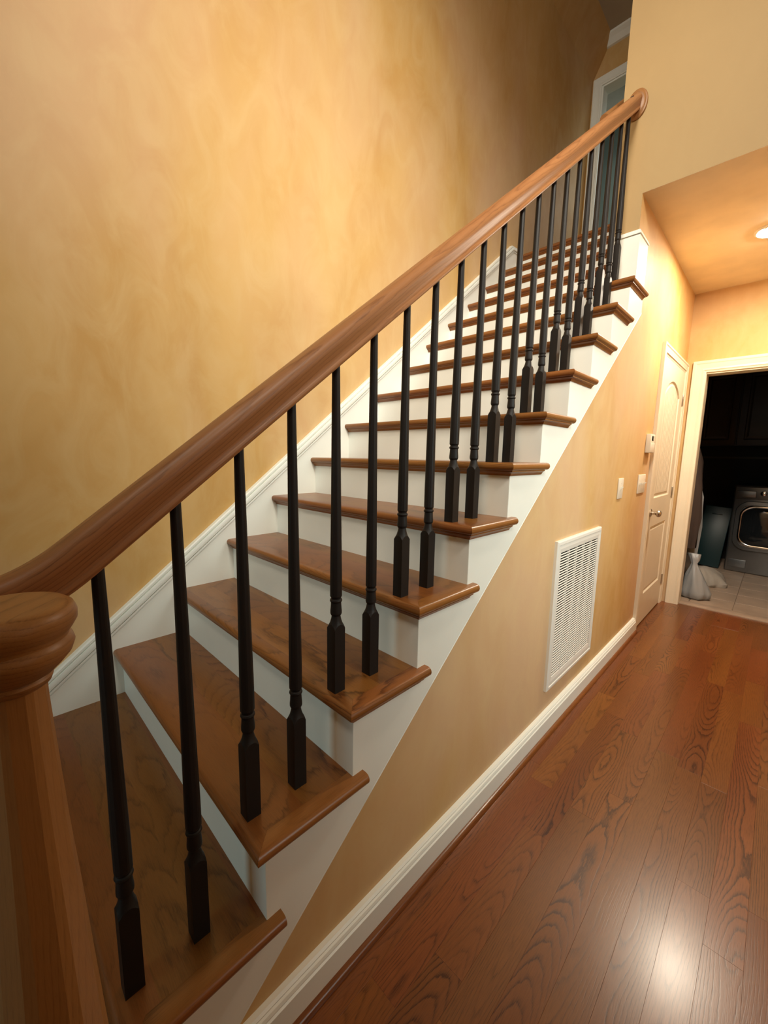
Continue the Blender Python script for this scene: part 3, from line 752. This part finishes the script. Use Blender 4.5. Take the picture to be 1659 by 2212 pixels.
iy0, iy1, iz0, iz1 = VY0 + 0.045, VY1 - 0.045, VZ0 + 0.056, VZ1 - 0.056
ncol = 5; cw_ = (iy1 - iy0) / ncol
for i in range(1, ncol): PV(box('mullion', X0 + 0.003, X0 + 0.0125, iy0 + i * cw_ - 0.003, iy0 + i * cw_ + 0.003, iz0, iz1, m_vent))
nrow = 48; pz = (iz1 - iz0) / nrow
hw = cw_ / 2 - 0.003
lv = [(0.0130, -pz * 0.46), (0.0122, -pz * 0.49), (0.0088, -pz * 0.20), (0.0096, -pz * 0.16)]
sv = [(x_, y_, z_) for y_ in (-hw, hw) for x_, z_ in lv]
slat = obj('louver', sv, [(0, 1, 2, 3), (7, 6, 5, 4), (0, 4, 5, 1), (1, 5, 6, 2), (2, 6, 7, 3), (3, 7, 4, 0)], m_vent, vt)
first = True
for c in range(ncol):
    for r in range(nrow):
        o = slat if first else slat.copy()
        if not first: C.objects.link(o)
        first = False
        o.parent = vt
        o.location = (0.0, iy0 + (c + 0.5) * cw_ - 2.215, iz0 + (r + 0.5) * pz - 0.44)

# ------------------------------------------------------------------ wall controls
th = empty('thermostat', (X0, 3.40, 1.268)); tag(th, 'white wall thermostat box with a small dark display', 'thermostat')
PD(box('thermostat_body', X0, X0 + 0.028, 3.352, 3.475, 1.205, 1.33, m_plate, None, 0.003), th)
PD(box('thermostat_display', X0 + 0.0275, X0 + 0.0286, 3.385, 3.440, 1.286, 1.317, m_screen, None, 0.0003), th)
PD(box('thermostat_flap', X0 + 0.0275, X0 + 0.0305, 3.354, 3.473, 1.207, 1.272, m_plate, None, 0.001), th)

def switch(y0, y1, z0, z1, n, label, cy_):
    s = empty('light_switch', (X0, (y0 + y1) / 2, (z0 + z1) / 2)); tag(s, label, 'light switch', None)
    PD(box('switch_plate', X0, X0 + 0.007, y0, y1, z0, z1, m_plate, None, 0.003), s)
    for i in range(n):
        yc = y0 + (y1 - y0) * (i + 0.5) / n; zc = (z0 + z1) / 2
        PD(box('toggle_slot', X0 + 0.006, X0 + 0.0076, yc - 0.006, yc + 0.006, zc - 0.013, zc + 0.013, m_plate, None, 0.0005), s)
        PD(obj('toggle', [(X0 + 0.007, yc - 0.0045, zc - 0.008), (X0 + 0.007, yc + 0.0045, zc - 0.008), (X0 + 0.007, yc + 0.0045, zc + 0.008), (X0 + 0.007, yc - 0.0045, zc + 0.008),
                 (X0 + 0.019, yc - 0.0035, zc + 0.006), (X0 + 0.019, yc + 0.0035, zc + 0.006), (X0 + 0.019, yc + 0.0035, zc + 0.012), (X0 + 0.019, yc - 0.0035, zc + 0.012)],
                [(0, 1, 5, 4), (1, 2, 6, 5), (2, 3, 7, 6), (3, 0, 4, 7), (4, 5, 6, 7), (0, 3, 2, 1)], m_plate), s)
        for dz in (-0.03, 0.03):
            PD(rings('plate_screw', [[(X0 + h, yc + 0.003 * math.cos(2 * PI * q / 8), zc + dz + 0.003 * math.sin(2 * PI * q / 8)) for q in range(8)] for h in (0.0065, 0.0078)], m_plate), s)
switch(2.792, 2.885, 0.925, 1.047, 1, 'ivory single toggle switch plate, the lone one nearer the stairs', 0)
switch(3.245, 3.43, 0.931, 1.058, 3, 'ivory multi-toggle switch plate beside the closet door', 0)

# ------------------------------------------------------------------ recessed hall light
LX, LY = 0.455, 3.62
rl = empty('recessed_light', (LX, LY, ZC)); tag(rl, 'glowing round recessed light in the hall ceiling', 'ceiling light')
PD(rings('trim_ring', lathe([(ZC - 0.001, 0.098), (ZC - 0.006, 0.096), (ZC - 0.010, 0.086), (ZC - 0.006, 0.078), (ZC - 0.001, 0.077)], 40, LX, LY), m_vent), rl)
for f in (): pass
PD(rings('lamp_lens', lathe([(ZC - 0.0115, 0.0765), (ZC - 0.0125, 0.072), (ZC - 0.0128, 0.030), (ZC - 0.0128, 0.002)], 40, LX, LY), m_bulb), rl)
